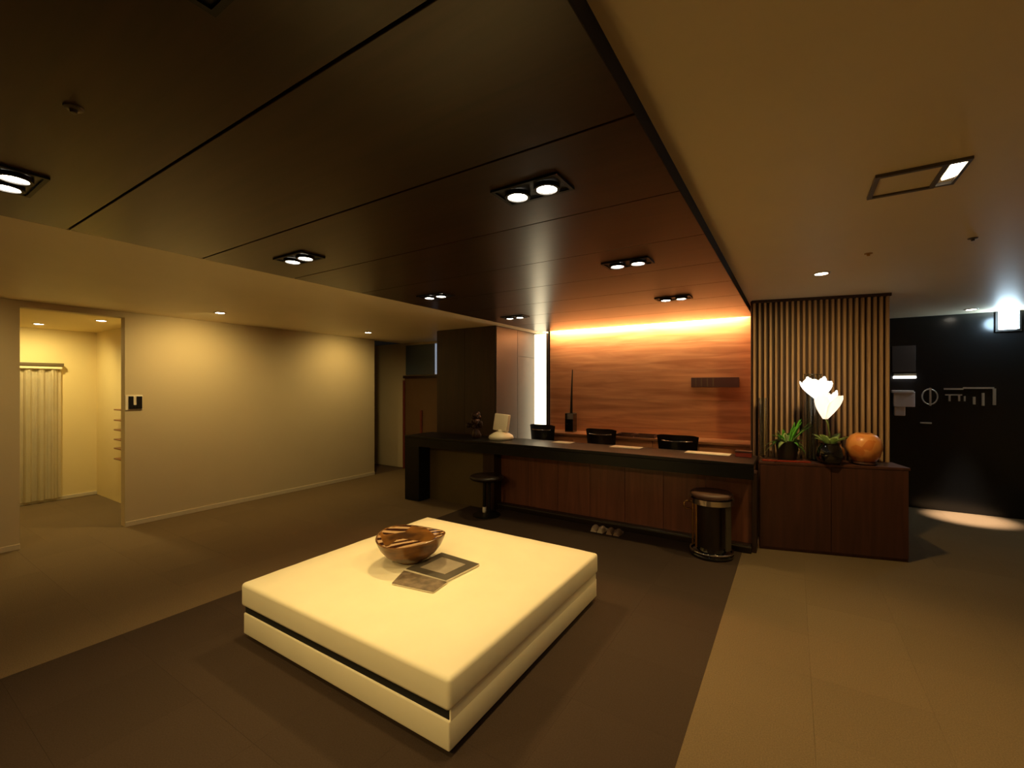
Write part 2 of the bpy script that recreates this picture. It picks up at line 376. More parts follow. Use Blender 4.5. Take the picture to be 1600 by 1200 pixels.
TW = [(-2.71, .42, 'twin spotlight at the left edge of the dark ceiling, nearest of the left row', (-2.6, 1.1, 0), .5),
      (-2.75, 1.70, 'twin spotlight in the left row of the dark ceiling, second from the front', (-2.4, 1.9, .3), .4),
      (-2.82, 3.09, 'twin spotlight in the left row of the dark ceiling, third from the front', (-2.2, 2.5, .3), 1.15),
      (-2.86, 4.55, 'twin spotlight close to the dark timber pier, last of the left row', (-2.9, 4.0, 0), .4),
      (-2.70, -.88, 'unseen twin spotlight added behind the viewpoint in the left row to light the ottoman front', (-2.3, 1.5, .2), .85),  # unseen pair added so light reaches the ottoman's front face
      (-.95, -.88, 'unseen twin spotlight added behind the viewpoint in the right row to light the ottoman front', (-1.9, 1.5, .2), .85),  # second unseen pair, added for the ottoman's front face
      (-.95, .40, 'twin spotlight of the right row just beyond the top of the view', (-1.5, 1.3, 0), .5),
      (-.95, 1.65, 'largest twin spotlight in the middle of the dark ceiling', (-1.6, 1.9, .3), .5),
      (-.96, 2.98, 'twin spotlight in the right row of the dark ceiling, second from the timber wall', (-1.6, 2.7, .3), .6),
      (-.97, 4.40, 'twin spotlight nearest the lit timber wall in the right row', (-1.1, 3.9, 0), .4)]
for x, y, lab, aim, k in TW: twin(x, y, lab, aim, SPOT_W * k)
# ---------------------------------------------------------------- small round downlights
def downlight(x, y, z, label, watts=DOWN_W, angle=110, r=.045, color=WARM, tgt=None):
    t = thing('downlight', label, 'downlight', (x, y, z), 'small round downlights')
    obj('trim_ring', lathe([(r, 0), (r + .018, 0), (r + .016, -.006), (r, -.008), (r, 0)], seg=28), M['white_trim'], t, smooth=True, auto=40)
    obj('bulb', lathe([(0, -.001), (r - .001, -.001), (r - .001, -.005), (r * .6, -.009), (0, -.011)], seg=24), M['lamp'], t, smooth=True)
    spot('downlight_beam', (x, y, z - .03), tgt or (x, y, 0), watts, angle, t, 0.9, color, .04)
    return t
downlight(-5.55, .32, ZL, 'unseen small round downlight added to light the near end of the beige wall', 27, 150, tgt=(XW, .32, .8))  # unseen lamp added to lift the near stretch of wall
downlight(-5.55, 2.47, ZL, 'small round downlight nearest the lit doorway on the left', 66, 150, tgt=(XW, 2.47, .9))
downlight(-5.62, 4.62, ZL, 'small round downlight at the far end of the blank beige wall', 46, 150, tgt=(XW, 4.62, .9))
downlight(.19, 4.37, ZR, 'small round downlight in front of the slatted screen', 68, 165, tgt=(.2, 4.9, 0))
downlight(.35, 1.20, ZR, 'unseen small round downlight added to light the near right carpet', 90, 88, tgt=(.75, 1.9, 0))  # unseen lamp added to brighten the right-hand carpet
downlight(.35, -.9, ZR, 'unseen small round downlight added behind the viewpoint to brighten the right side', 75, 120)  # unseen lamp added for extra bounce onto the right ceiling
downlight(2.0, 1.20, ZR, 'unseen small round downlight added to light the far right carpet', 16, 100)  # weak unseen lamp added as fill on the right
downlight(-7.05, 1.83, 2.40, 'small round downlight in the corridor, close to the doorway', 46, 165, color=(1.0, .80, .33))
downlight(-8.10, 1.50, 2.40, 'small round downlight in the corridor, close to its end wall', 52, 165, color=(1.0, .80, .33), tgt=(-8.75, 1.6, .3))
# ---------------------------------------------------------------- ottoman
OT = thing('ottoman', 'large square cream leather ottoman in two tiers on the dark carpet', 'ottoman', (-2.10, 2.29, 0))
hx, hy = .865, .85
def cushion(x0, x1, y0, y1, z0, z1, r, n=14, crown=.012):
    bm = bmesh.new(); box(bm, x0, x1, y0, y1, z0, z1, bev=r, seg=4)
    top = [f for f in bm.faces if f.normal.z > .99]
    bmesh.ops.subdivide_edges(bm, edges=list({e for f in top for e in f.edges}), cuts=n, use_grid_fill=True)
    for v in bm.verts:
        if v.co.z > z1 - .0005:
            u = min(v.co.x - x0, x1 - v.co.x) / .22; w = min(v.co.y - y0, y1 - v.co.y) / .22
            v.co.z += crown * min(1, max(0, u)) ** .6 * min(1, max(0, w)) ** .6 - .0 + random.uniform(-.0012, .0012)
    return bm
obj('top_cushion', cushion(-hx, hx, -hy, hy, .205, .352, .022), M['leather'], OT, smooth=True, auto=60)
obj('base_block', B(-hx + .026, hx - .004, -hy + .005, hy - .02, .035, .168, bev=.008, seg=3), M['leather'], OT, smooth=True, auto=60)
obj('painted_shade_band', B(-hx + .034, hx - .013, -hy + .013, hy - .045, .150, .21), M['gap_black'], OT)  # solid black band in the seam, painting in the shade between the tiers
obj('side_skirt', B(hx - .0128, hx - .0045, -hy + .016, hy - .036, .150, .222), M['leather'], OT)
obj('plinth', B(-hx + .1, hx - .1, -hy + .1, hy - .1, 0, .036), M['gap_black'], OT)
# bowl on the ottoman
ZO = .3668
bc = pz(641, 880, ZO)
BW = thing('bowl', 'glossy carved brown wooden bowl with a striped inside on the ottoman', 'bowl', (bc.x - .045, bc.y + .05, ZO))
def wob(r, z, a): return (r * (1 + .045 * math.sin(3 * a + .6) * (z / .19)), z * (1 + .09 * math.sin(2 * a + 1.2)))
op = [(.0, 0), (.09, 0), (.098, .008), (.13, .025), (.178, .06), (.212, .105), (.23, .145), (.24, .175)]
obj('outer_wall', shell(op, [(.232, .178), (.226, .176)], fn=wob, seg=40), M['bowl'], BW, smooth=True, auto=50)
bi = lathe([(.228, .1765), (.218, .145), (.198, .105), (.162, .065), (.115, .034), (.08, .024), (0, .02)], seg=40, fn=wob)
obj('inner_lining', bi, M['bowl_inner'], BW, smooth=True, auto=50)
# magazines
def quad_slab(pts, z0, z1): return prism([(p.x, p.y) for p in pts], z0, z1, bev=.0015)
q1 = [pz(*p, ZO) for p in ((634, 892), (697, 910), (749, 884), (690, 866))]
mg = thing('magazine', 'dark grey magazine lying half behind the carved bowl on the ottoman', 'magazine', (0, 0, 0))
obj('pages', quad_slab(q1, ZO, ZO + .012), M['paper'], mg); obj('cover', quad_slab(q1, ZO + .012, ZO + .0145), M['magazine'], mg)
cen = sum(q1, Vector()) / 4
obj('cover_picture', quad_slab([cen + (p - cen) * .62 for p in q1], ZO + .0145, ZO + .0155), mat('cover_print', (150, 138, 122), .35, var=.2, vscale=12), mg)
q2 = [pz(*p, ZO) for p in ((612, 913), (677, 927), (699, 911), (631, 893))]
mg = thing('magazine', 'brown-grey magazine with a mottled picture, nearest the camera on the ottoman', 'magazine', (0, 0, 0))
obj('pages', quad_slab(q2, ZO, ZO + .006), M['paper'], mg); obj('cover', quad_slab(q2, ZO + .006, ZO + .008), M['magazine_photo'], mg)
# ---------------------------------------------------------------- reception counter
CT = thing('reception_counter', 'long reception counter with black top and reddish-brown timber front', 'counter', (0, 0, 0))
X0, X1, YF, YR = -4.66, -.30, 4.47, 5.03
obj('countertop', B(X0, X1, YF, YR, .875, .91, bev=.005), M['black_top'], CT)
obj('fascia', B(X0 + .0, X1, YF + .004, YF + .044, .765, .875, bev=.003), M['black_top'], CT)
obj('end_panel', B(X0, X0 + .27, YF + .006, YR, 0, .765, bev=.003), M['black_top'], CT)
obj('recessed_panel', B(X0 + .27, -3.45, YF + .23, YF + .26, .0, .765), M['olive_panel'], CT)
obj('divider', B(-3.45, -3.27, YF + .225, YR, 0, .765, bev=.003), M['dark_wood'], CT)
obj('end_panel', B(X1 - .04, X1, YF + .36, YR, 0, .765, bev=.003), M['dark_wood'], CT)
npan = 7; pw = (X1 - .04 + 3.27) / npan
for i in range(npan):
    obj('front_panel', B(-3.27 + pw * i + .0015, -3.27 + pw * (i + 1) - .0015, 4.86, 4.885, .075, .765, bev=.002, seg=1), M['counter_wood'], CT)
obj('plinth', B(-3.27, X1 - .04, 4.78, 4.89, 0, .075, bev=.004), M['dark_shell'], CT)
obj('kick_strip', B(-3.27, X1 - .04, 4.772, 4.78, .055, .066), M['grey_metal'], CT)
# back ledge
LD = thing('back_ledge', 'long pale timber work ledge against the lit timber wall', 'ledge', (0, 0, 0))
obj('ledge_top', B(-3.22, -.42, 5.76, YB - .002, .90, .93, bev=.003), M['ledge_wood'], LD)
for i in range(5): obj('cabinet_door', B(-3.22 + .56 * i + .003, -3.22 + .56 * (i + 1) - .003, 5.80, 5.82, .05, .90, bev=.002, seg=1), M['back_wood'], LD)
obj('carcass', B(-3.20, -.44, 5.82, YB - .004, 0, .90), M['dark_wood'], LD)
# chairs behind the counter
def office_chair(u, label, mback, wd, top, Y=5.42, rz=0.0):
    c = py(u, 680, Y); t = thing('office_chair', label, 'chair', (c.x, Y, 0), 'black chairs behind the counter', rz)
    bm = bmesh.new(); n = 10; rows = []
    for j in range(6):
        z = .60 + (top - .60) * j / 5; row = []
        for i in range(n + 1):
            s = -1 + 2 * i / n; w = wd * (.80 + .20 * j / 5)
            zz_ = z - (.022 * abs(s) ** 5 if j == 5 else 0)
            row.append(bm.verts.new((s * w / 2, .10 * (s * s) - .04 - .015 * j / 5, zz_)))
        rows.append(row)
    for a, b in zip(rows, rows[1:]):
        for i in range(n): bm.faces.new((a[i], a[i + 1], b[i + 1], b[i]))
    bmesh.ops.solidify(bm, geom=list(bm.faces), thickness=.05)
    bmesh.ops.recalc_face_normals(bm, faces=bm.faces)
    bk = obj('backrest', bm, mback, t, smooth=True, auto=50)
    obj('back_rail', tube([(-wd * .46, .055, top - .075), (-wd * .25, -.035, top - .075), (0, -.072, top - .075), (wd * .25, -.035, top - .075), (wd * .46, .055, top - .075)], .008), M['chrome'], bk, smooth=True)
    obj('seat', B(-.22, .22, -.02, .26, .46, .53, bev=.025, seg=3), M['black_leather'], t, smooth=True, auto=60)
    obj('back_post', tube([(0, -.0, .47), (0, -.05, .55), (0, -.055, .72)], .018), M['black_metal'], t, smooth=True)
    obj('gas_column', lathe([(.03, .07), (.03, .30), (.02, .30), (.02, .46)], (0, .10, 0), 16), M['chrome'], t, smooth=True, auto=40)
    for k in range(5):
        a = 2 * math.pi * k / 5 + .3
        lg = obj('base_leg', tube([(0, .10, .085), (.2 * math.cos(a), .10 + .2 * math.sin(a), .062)], .02, r1=.012), M['black_metal'], t, smooth=True, auto=50)
        obj('caster', lathe([(0, 0), (.018, .004), (.025, .025), (.018, .046), (0, .05)], (.2 * math.cos(a), .10 + .2 * math.sin(a), 0), 12), M['black_metal'], lg, smooth=True)
    return t
office_chair(845, 'black chair with ribbed back behind the counter, in front of the glowing panel', M['black_leather'], .40, 1.075)
office_chair(937, 'black chair with dark brown curved back, middle of three behind the counter', M['dark_shell'], .42, 1.06)
office_chair(1057, 'shiny black leather chair behind the counter, nearest the slatted screen', M['black_leather'], .48, 1.035)
# stools
def stool(x, y, label, seat_m, zs, r, rz=0.0, ring=True):
    t = thing('stool', label, 'stool', (x, y, 0), 'low stools in front of the counter', rz)
    obj('seat', lathe([(0, zs - .055), (r - .02, zs - .055), (r, zs - .035), (r, zs - .02), (r - .015, zs - .004), (r * .5, zs), (0, zs)], seg=36), seat_m, t, smooth=True, auto=50)
    return t
s1 = stool(-.66, 4.565, 'low stool with round brown seat and shiny metal base by the counter end', M['stool_seat'], .605, .19)
obj('seat_band', lathe([(.150, .500), (.196, .500), (.196, .548), (.150, .548), (.150, .500)], seg=36), M['chrome'], s1, smooth=True, auto=40)
obj('drum', lathe([(0, .085), (.125, .085), (.125, .50), (0, .50)], seg=28), M['dark_shell'], s1, smooth=True, auto=40)
for a in (200, 226): obj('leg', tube([(.165 * math.cos(math.radians(a)), .165 * math.sin(math.radians(a)), z) for z in (.09, .50)], .010), M['brass'], s1, smooth=True, auto=50)
lb = B(-.03, .03, -.008, .008, .09, .50, bev=.003)
bmesh.ops.rotate(lb, verts=lb.verts, cent=(0, 0, 0), matrix=Matrix.Rotation(math.radians(55), 3, 'Z')); bmesh.ops.translate(lb, verts=lb.verts, vec=(.155, -.085, 0))
obj('leg', lb, M['grey_metal'], s1)
obj('leg', tube([(-.05, .16, .09), (-.05, .16, .50)], .010), M['brass'], s1, smooth=True, auto=50)
obj('base', lathe([(0, 0), (.18, 0), (.195, .012), (.195, .03), (.18, .045), (.13, .052), (.12, .088), (0, .09)], seg=36), M['black_glaze'], s1, smooth=True, auto=50)
obj('base_ring', tube(circle((0, 0, .052), .186, 36), .010, 10, closed=True), M['chrome'], s1, smooth=True)
obj('handle', tube([(-.152, -.055, .50), (-.215, -.085, .50), (-.228, -.09, .485), (-.228, -.09, .445), (-.215, -.085, .43), (-.152, -.055, .43)], .008), M['brass'], s1, smooth=True)
s2 = stool(-3.22, 4.465, 'dark stool with thin round seat beside the olive counter panel', M['dark_shell'], .50, .21)
for dx in (-.035, .035): obj('leg', tube([(dx, 0, .03), (dx, 0, .45)], .022), M['black_metal'], s2, smooth=True, auto=50)
obj('foot_cap', lathe([(.024, .028), (.026, .06), (.024, .10), (.022, .10), (.022, .028)], (-.035, 0, 0), 16), M['white_plastic'], s2, smooth=True)
obj('base', lathe([(0, 0), (.17, 0), (.17, .012), (.05, .03), (0, .03)], seg=32), M['black_metal'], s2, smooth=True, auto=40)
# slippers at the foot of the counter
def slipper(u, v, label, m, rz):
    p = pz(u, v, 0); y = 4.665; x = p.x * y / p.y
    t = thing('slipper', label, 'slipper', (x, y, 0), 'slippers at the foot of the counter', rz)
    t.scale = (.8, .8, .8)
    prof = [(-.04, -.11), (.04, -.11), (.045, -.02), (.043, .06), (.03, .105), (0, .12), (-.03, .105), (-.043, .06), (-.045, -.02)]
    obj('sole', prism(prof, 0, .014, bev=.003), m, t)
    bm = bmesh.new(); rows = []
    for j in range(5):
        yy = -.115 + .13 * j / 4; h = (.035, .058, .066, .066, .06)[j]; w = (.03, .041, .045, .045, .044)[j]
        rows.append([bm.verts.new((w * math.cos(math.pi * k / 8), yy, .012 + h * math.sin(math.pi * k / 8))) for k in range(9)])
    for a, b in zip(rows, rows[1:]):
        for k in range(8): bm.faces.new((a[k], a[k + 1], b[k + 1], b[k]))
    bm.faces.new(rows[0])
    bmesh.ops.solidify(bm, geom=list(bm.faces), thickness=.004)
    obj('upper', bm, m, t, smooth=True, auto=60)
slipper(931, 824, 'pale cream slipper at the counter foot, leftmost of the four', M['slipper'], .05)
slipper(942, 825, 'pale cream slipper at the counter foot, second from the left', M['slipper'], -.05)
slipper(955, 826, 'dull beige slipper at the counter foot, third from the left', M['slipper_b'], .05)
slipper(967, 828, 'dull beige slipper at the counter foot, rightmost of the four', M['slipper_b'], -.06)
# small things on the counter
p = py(783, 684, 4.80)
wt = thing('card_terminal', 'white angular terminal on a rounded foot at the left of the counter', 'terminal', (p.x, 4.80, .91))
obj('base', lathe([(0, 0), (.15, 0), (.165, .02), (.155, .05), (.10, .085), (.055, .10), (0, .105)], seg=32), M['white_plastic'], wt, smooth=True, auto=60)
hd = B(-.115, .10, -.035, .035, .11, .33, bev=.012, seg=3)
bmesh.ops.rotate(hd, verts=hd.verts, cent=(0, 0, .11), matrix=Matrix.Rotation(math.radians(-8), 3, 'X') @ Matrix.Rotation(math.radians(4), 3, 'Y'))
obj('head', hd, M['white_plastic'], wt, smooth=True, auto=50)
obj('neck', lathe([(.05, .08), (.04, .13), (0, .13)], seg=20), M['white_plastic'], wt, smooth=True)
p = py(750, 690, 4.80)
orn = thing('ornament', 'dark brown cluster of dried pods in a small bronze vase beside the white terminal', 'ornament', (p.x, 4.72, .91))
obj('vase', shell([(0, 0), (.05, 0), (.065, .04), (.05, .09), (.03, .12), (.035, .14)], [(.03, .14), (.025, .12), (.0, .10)], seg=24), M['bronze'], orn, smooth=True, auto=50)
for k in range(18):
    a = random.uniform(0, 6.28); rr = random.uniform(.02, .13); z = random.uniform(.14, .33)
    pt = (rr * math.cos(a), rr * math.sin(a) * .7, z)
    st = obj('stalk', tube([(0, 0, .11), (pt[0] * .6, pt[1] * .6, .15), pt], .003, 6), M['bronze'], orn, smooth=True)
    obj('pod', lathe([(0, -.036), (.025, -.026), (.036, 0), (.028, .026), (.01, .036), (0, .035)], pt, 12), M['bronze'], st, smooth=True)
# black vase with a tall blade on the ledge
p = py(892, 676, 6.0)
bv = thing('vase', 'black square vase holding one tall dark blade against the timber wall', 'vase', (p.x, 6.0, .93))
vb = bmesh.new()
for q in ((-.065, .065, -.065, -.055), (-.065, .065, .055, .065), (-.065, -.055, -.055, .055), (.055, .065, -.055, .055)): box(vb, *q, 0, .27)
box(vb, -.055, .055, -.055, .055, 0, .012); obj('body', vb, M['black_glaze'], bv)
obj('rim', tube([(-.06, -.06, .272), (.06, -.06, .272), (.06, .06, .272), (-.06, .06, .272)], .006, 6, closed=True), M['grey_metal'], bv)
bl = bmesh.new(); prev = None
for j in range(9):
    t_ = j / 8; w = .028 * (1 - t_ * .75); xx = .005 + .02 * t_ * t_; z = .02 + .90 * t_
    cur = [bl.verts.new((xx - w, 0, z)), bl.verts.new((xx, -.008, z)), bl.verts.new((xx + w, 0, z))]
    if prev:
        for k in (0, 1): bl.faces.new((prev[k], prev[k + 1], cur[k + 1], cur[k]))
    prev = cur
bmesh.ops.solidify(bl, geom=list(bl.faces), thickness=.004); obj('blade', bl, M['pot_dark'], bv)
# trays on the ledge, papers, red box
for u0, u1, lab in ((965, 990, 'low brown tray on the back ledge beside the middle chair'), (993, 1024, 'low brown tray on the back ledge beside the shiny black chair')):
    a = py(u0, 685, 5.85).x; b = py(u1, 685, 5.85).x
    tb = bmesh.new(); box(tb, a, b, 5.79, 6.0, .93, .936)
    for q in ((a, b, 5.79, 5.80), (a, b, 5.99, 6.0), (a, a + .01, 5.80, 5.99), (b - .01, b, 5.80, 5.99)): box(tb, *q, .936, .965)
    obj('tray', tb, M['cabinet_wood'], None, label=lab, category='tray', group='trays on the back ledge')
for u, lab, w in ((880, 'flat stack of pale papers on the counter by the leftmost chair', .24), (978, 'flat stack of pale papers on the counter between two black chairs', .34), (1105, 'long pale sheet on the counter near its right end', .42)):
    c = py(u, 692, 4.93); tt = thing('paper_stack', lab, 'papers', (c.x, 4.93, .91))
    for k in range(3): obj('sheet', B(-w / 2 + .006 * k, w / 2 + .004 * k, -.085, .085 - .004 * k, .002 * k, .002 * k + .0016), M['paper'], tt)
c = py(1166, 697, 4.93)
rb = thing('small_box', 'small reddish-brown box at the right end of the countertop', 'box', (c.x - .02, 4.90, .91))
obj('body', B(-.07, .07, -.05, .05, 0, .045, bev=.004), M['red_lacquer'], rb); obj('lid', B(-.073, .073, -.053, .053, .045, .058, bev=.003), M['cabinet_wood'], rb)
# plaque on the timber wall
a, b = py(1080, 590, YB - .01), py(1155, 605, YB - .01)
pq = thing('wall_plaque', 'long dull purple-brown plaque on the timber wall', 'plaque', (0, 0, 0))
obj('plate', B(a.x, b.x, YB - .015, YB, b.z, a.z, bev=.002), M['plaque'], pq)
for k in range(4): obj('raised_bar', B(a.x + .05 + .07 * k, a.x + .065 + .07 * k, YB - .02, YB - .015, b.z + .01, a.z - .01), M['door_brown'], pq)
# ---------------------------------------------------------------- side cabinet, slatted screen
CB = thing('side_cabinet', 'reddish-brown timber cabinet at the right end of the counter', 'cabinet', (0, 0, 0))
fp = [(-.285, 5.0), (.88, 5.33), (.80, 5.62), (-.285, 5.33)]
obj('body', prism(fp, .0, .835), M['cabinet_wood'], CB)
obj('cabinet_top', prism([(-.29, 4.985), (.895, 5.318), (.81, 5.635), (-.29, 5.335)], .835, .86, bev=.003), M['cabinet_wood'], CB)
fd = Vector((1.165, .33)).normalized(); fl = math.hypot(1.165, .33); nn = Vector((fd.y, -fd.x))
for i in range(2):
    a = Vector((-.285, 5.0)) + fd * (fl / 2 * i + .003); b = Vector((-.285, 5.0)) + fd * (fl / 2 * (i + 1) - .003)
    obj('cabinet_door', prism([tuple(a + nn * .014), tuple(b + nn * .014), tuple(b), tuple(a)], .03, .83, bev=.0015), M['cabinet_wood'], CB)
SC = thing('slat_screen', 'brown vertical slat screen behind the flowers', 'screen', (0, 0, 0))
sa, sb = Vector((-.385, 5.40)), Vector((.80, 5.68)); ns = 24; sd = (sb - sa).normalized(); sl = (sb - sa).length; sn2 = Vector((sd.y, -sd.x))
obj('back_board', prism([tuple(sa + sn2 * .0), tuple(sb), tuple(sb - sn2 * .04), tuple(sa - sn2 * .04)], 0, ZR - .002), M['slat_back'], SC)
sme = None; ang = math.atan2(sd.y, sd.x)
for i in range(ns):
    c = sa + sd * (sl * (i + .5) / ns) + sn2 * .0185
    if sme is None:
        o = obj('slat', B(-.0115, .0115, -.018, .018, .0, ZR - .03, bev=.003, seg=1), M['slat'], SC); sme = o.data
    else:
        o = bpy.data.objects.new('slat', sme); COL.objects.link(o); o.parent = SC
    o.location = (c.x, c.y, 0); o.rotation_euler = (0, 0, ang)
obj('top_rail', prism([tuple(sa + sn2 * .042), tuple(sb + sn2 * .042), tuple(sb), tuple(sa)], ZR - .029, ZR - .001), M['slat_back'], SC)
# ---------------------------------------------------------------- things on the side cabinet
ZC = .861
def on_cab(u, y): c = py(u, 700, y); return c.x, y, ZC
# red tray
tr_ = thing('lacquer_tray', 'thin red lacquer board along the front of the cabinet top', 'tray', (0, 0, 0))
def cabpt(s, d): q = Vector((-.285, 5.0)) + fd * s - nn * d; return (q.x, q.y)
obj('board', prism([cabpt(.03, .015), cabpt(.45, .015), cabpt(.45, .07), cabpt(.03, .07)], ZC, ZC + .014, bev=.003), M['red_lacquer'], tr_)
# leafy plant
x, y, z = on_cab(1230, 5.24)
pl = thing('potted_plant', 'bushy green arching-leaf plant in a dark pot on the cabinet', 'plant', (x, y, z))
obj('pot', shell([(0, 0), (.075, 0), (.095, .10), (.105, .20)], [(.097, .20), (.09, .17), (0, .165)], seg=28), M['pot_dark'], pl, smooth=True, auto=50)
for k in range(60):
    a = random.uniform(0, 2 * math.pi); e = random.uniform(.35, 1.3); L_ = random.uniform(.22, .34)
    if math.sin(a) > .4: L_ *= .45
    if math.cos(a) < -.2: L_ *= .58
    if math.cos(a) > .5 and e < .9: L_ *= .55
    obj('leaf', leaf((.03 * math.cos(a), .03 * math.sin(a), .16), (math.cos(a) * math.cos(e), math.sin(a) * math.cos(e) * .8, math.sin(e)), L_, .046, .17 * (1.35 - e)), M['green' if k % 3 else 'pale_green'], pl, smooth=True)
# tall glass vase with white blossoms
x, y, z = on_cab(1270, 5.385)
gv = thing('glass_vase', 'tall clear glass cylinder vase behind the black pot', 'vase', (x, y, z))
obj('glass_body', lathe([(0, 0), (.065, 0), (.068, .01), (.075, .86), (.071, .86), (.063, .016), (0, .014)], seg=32), M['glass'], gv, smooth=True, auto=50)
obj('glass_rim', tube(circle((0, 0, .862), .073, 32), .005, 8, closed=True), M['glass'], gv, smooth=True)
x, y, z = on_cab(1297, 5.21)
gp = thing('glass_vase', 'slim clear glass tube standing at the left end of the cabinet', 'vase', on_cab(1192, 5.285))
obj('glass_body', lathe([(0, 0), (.03, 0), (.036, .02), (.04, .62), (.037, .62), (.032, .025), (0, .015)], seg=24), M['glass'], gp, smooth=True, auto=50)
fl_ = thing('flower_lamp', 'glowing white and peach blossom lamp with pale leaves in a glossy black round pot', 'lamp', (x, y, z))
obj('pot', shell([(0, 0), (.07, 0), (.105, .03), (.118, .09), (.108, .15), (.085, .185), (.09, .20)], [(.08, .20), (.076, .18), (.0, .165)], seg=36), M['black_glaze'], fl_, smooth=True, auto=50)
for k in range(8):
    a = k * .785 + .3
    obj('leaf', leaf((.02 * math.cos(a), .02 * math.sin(a), .17), (math.cos(a) * .8, math.sin(a) * .5, .85), .16 + .04 * (k % 2), .08, .05), M['pale_green'], fl_, smooth=True)
def petal_patch(c, r, h, a0, span, lean, flare):
    bm = bmesh.new(); rows = []; nr, nc = 8, 6
    for j in range(nr):
        t = j / (nr - 1); rr = r * (.18 + .95 * math.sin(math.pi * min(.62, t * .62 + .02))) * (1 + flare * t * t)
        w = span * (1 - .82 * max(0, (t - .55) / .45) ** 1.6)
        row = []
        for i in range(nc):
            a_ = a0 + w * (i / (nc - 1) - .5)
            row.append(bm.verts.new((c[0] + rr * math.cos(a_) + lean[0] * t, c[1] + rr * math.sin(a_) * .8 + lean[1] * t, c[2] + h * t)))
        rows.append(row)
    for p, q in zip(rows, rows[1:]):
        for i in range(nc - 1): bm.faces.new((p[i], p[i + 1], q[i + 1], q[i]))
    bmesh.ops.solidify(bm, geom=list(bm.faces), thickness=.003)
    bmesh.ops.recalc_face_normals(bm, faces=bm.faces)
    return bm
for c, r, h, lean, ms in (((-.10, -.05, .62), .10, .20, (-.015, 0), ('petal', 'petal')), ((-.04, -.05, .43), .085, .26, (.03, 0), ('petal_peach', 'petal'))):
    st = obj('flower_stem', tube([(0, 0, .16), (c[0] * .15, c[1] * .5, .16 + (c[2] - .16) * .5), (c[0] * .6, c[1], .16 + (c[2] - .16) * .85), c], .006, 8), M['stem'], fl_, smooth=True)
    for k in range(5): obj('petal', petal_patch(c, r, h * (.86 + .1 * (k % 2)), k * 1.257 + .4, 1.5, lean, .25), M[ms[0]], st, smooth=True)
    for k in range(4): obj('petal', petal_patch((c[0], c[1], c[2] + .02), r * .72, h * (.9 + .08 * (k % 2)), k * 1.571 + .9, 1.7, lean, .1), M[ms[1]], st, smooth=True)
# amber round vase
x, y, z = on_cab(1350, 5.36)
am = thing('round_vase', 'round mottled amber vase at the right end of the cabinet', 'vase', (x, y, z))
obj('foot', lathe([(0, 0), (.09, 0), (.105, .012), (.10, .028), (0, .03)], seg=36), M['cabinet_wood'], am, smooth=True, auto=50)
obj('body', shell([(0, .03), (.09, .03), (.125, .08), (.142, .155), (.132, .225), (.10, .272), (.06, .295)], [(.05, .292), (.085, .268), (.11, .22), (.0, .10)], seg=40, fn=lambda r, z, a: (r * (1 + .012 * math.sin(9 * a)), z)), M['amber'], am, smooth=True)
# ---------------------------------------------------------------- on the black wall
YW = YK
sg = thing('wall_sign', 'metal emblem and lettering on the black wall', 'sign', (0, 0, 0))
def wring(u, v, ru, rv, r): 
    c = py(u, v, YW - .02); k = (py(u + 1, v, YW - .02) - c).length
    return [(c.x + ru * k * math.cos(2 * math.pi * i / 28), YW - .014, c.z + rv * k * math.sin(2 * math.pi * i / 28)) for i in range(28)]
obj('emblem_ring', tube(wring(1453, 620, 12, 16, 0), .008, 8, closed=True), M['sign_metal'], sg, smooth=True)
def bar(u0, v0, u1, v1, name):
    a, b = py(u0, v0, YW - .012), py(u1, v1, YW - .012)
    obj(name, B(min(a.x, b.x), max(a.x, b.x), YW - .022, YW, min(a.z, b.z), max(a.z, b.z)), M['sign_metal'], sg)
bar(1452, 606, 1455, 634, 'emblem_bar')
for q in ((1475, 606.5, 1505, 609), (1505, 605, 1553, 607.5), (1477, 616, 1503, 618), (1482, 618, 1485, 627), (1497, 618, 1500, 627), (1506, 619, 1508.5, 627), (1520, 620, 1524, 632), (1534, 614, 1538, 634), (1551, 607, 1556, 633)): bar(*q, 'letter_stroke')
def wbox(u0, v0, u1, v1, y0, y1, bev=.003):
    a, b = py(u0, v0, y0), py(u1, v1, y0); return B(a.x, b.x, y0, y1, b.z, a.z, bev=bev)
obj('wall_panel_board', wbox(1394, 541, 1431, 581, YW - .03, YW), M['taupe'], None, label='dull taupe board on the black wall beside the slat screen', category='board')
ls = thing('lit_shelf', 'narrow lit white shelf under the taupe board on the black wall', 'shelf', (0, 0, 0))
obj('light_bar', wbox(1397, 588, 1432, 591, YW - .08, YW), emit('shelf_light', (1.0, .93, .86), 4.0), ls)
obj('shelf_board', wbox(1397, 584, 1432, 587, YW - .08, YW), M['white_trim'], ls)
bg = thing('paper_bag', 'pale pinkish folded bag hanging on the black wall below the lit shelf', 'bag', (0, 0, 0))
obj('front', wbox(1396, 612, 1430, 636, YW - .07, YW - .01, .006), M['pink_white'], bg)
obj('flap', wbox(1394, 610, 1428, 614, YW - .085, YW - .01, .003), M['pink_white'], bg)
obj('fold', wbox(1397, 634, 1415, 650, YW - .06, YW - .015, .012), M['pink_white'], bg)
obj('wall_marker', wbox(1438, 659.5, 1456, 662.5, YW - .02, YW), M['sign_metal'], None, label='short white bar on the black wall below the round emblem', category='bar')
ex = thing('exit_light', 'glowing cold white box light high on the black wall', 'light', (0, 0, 0))
obj('diffuser', wbox(1563, 484, 1593, 513, YW - .09, YW - .03, .004), M['cold'], ex)
obj('housing', wbox(1555, 481, 1597, 517, YW - .03, YW, .004), M['black_metal'], ex)
pe = py(1578, 498, YW - .3)
pl_ = bpy.data.lights.new('exit_glow', 'POINT'); pl_.energy = 9; pl_.color = (.55, .8, 1.0); pl_.shadow_soft_size = .08
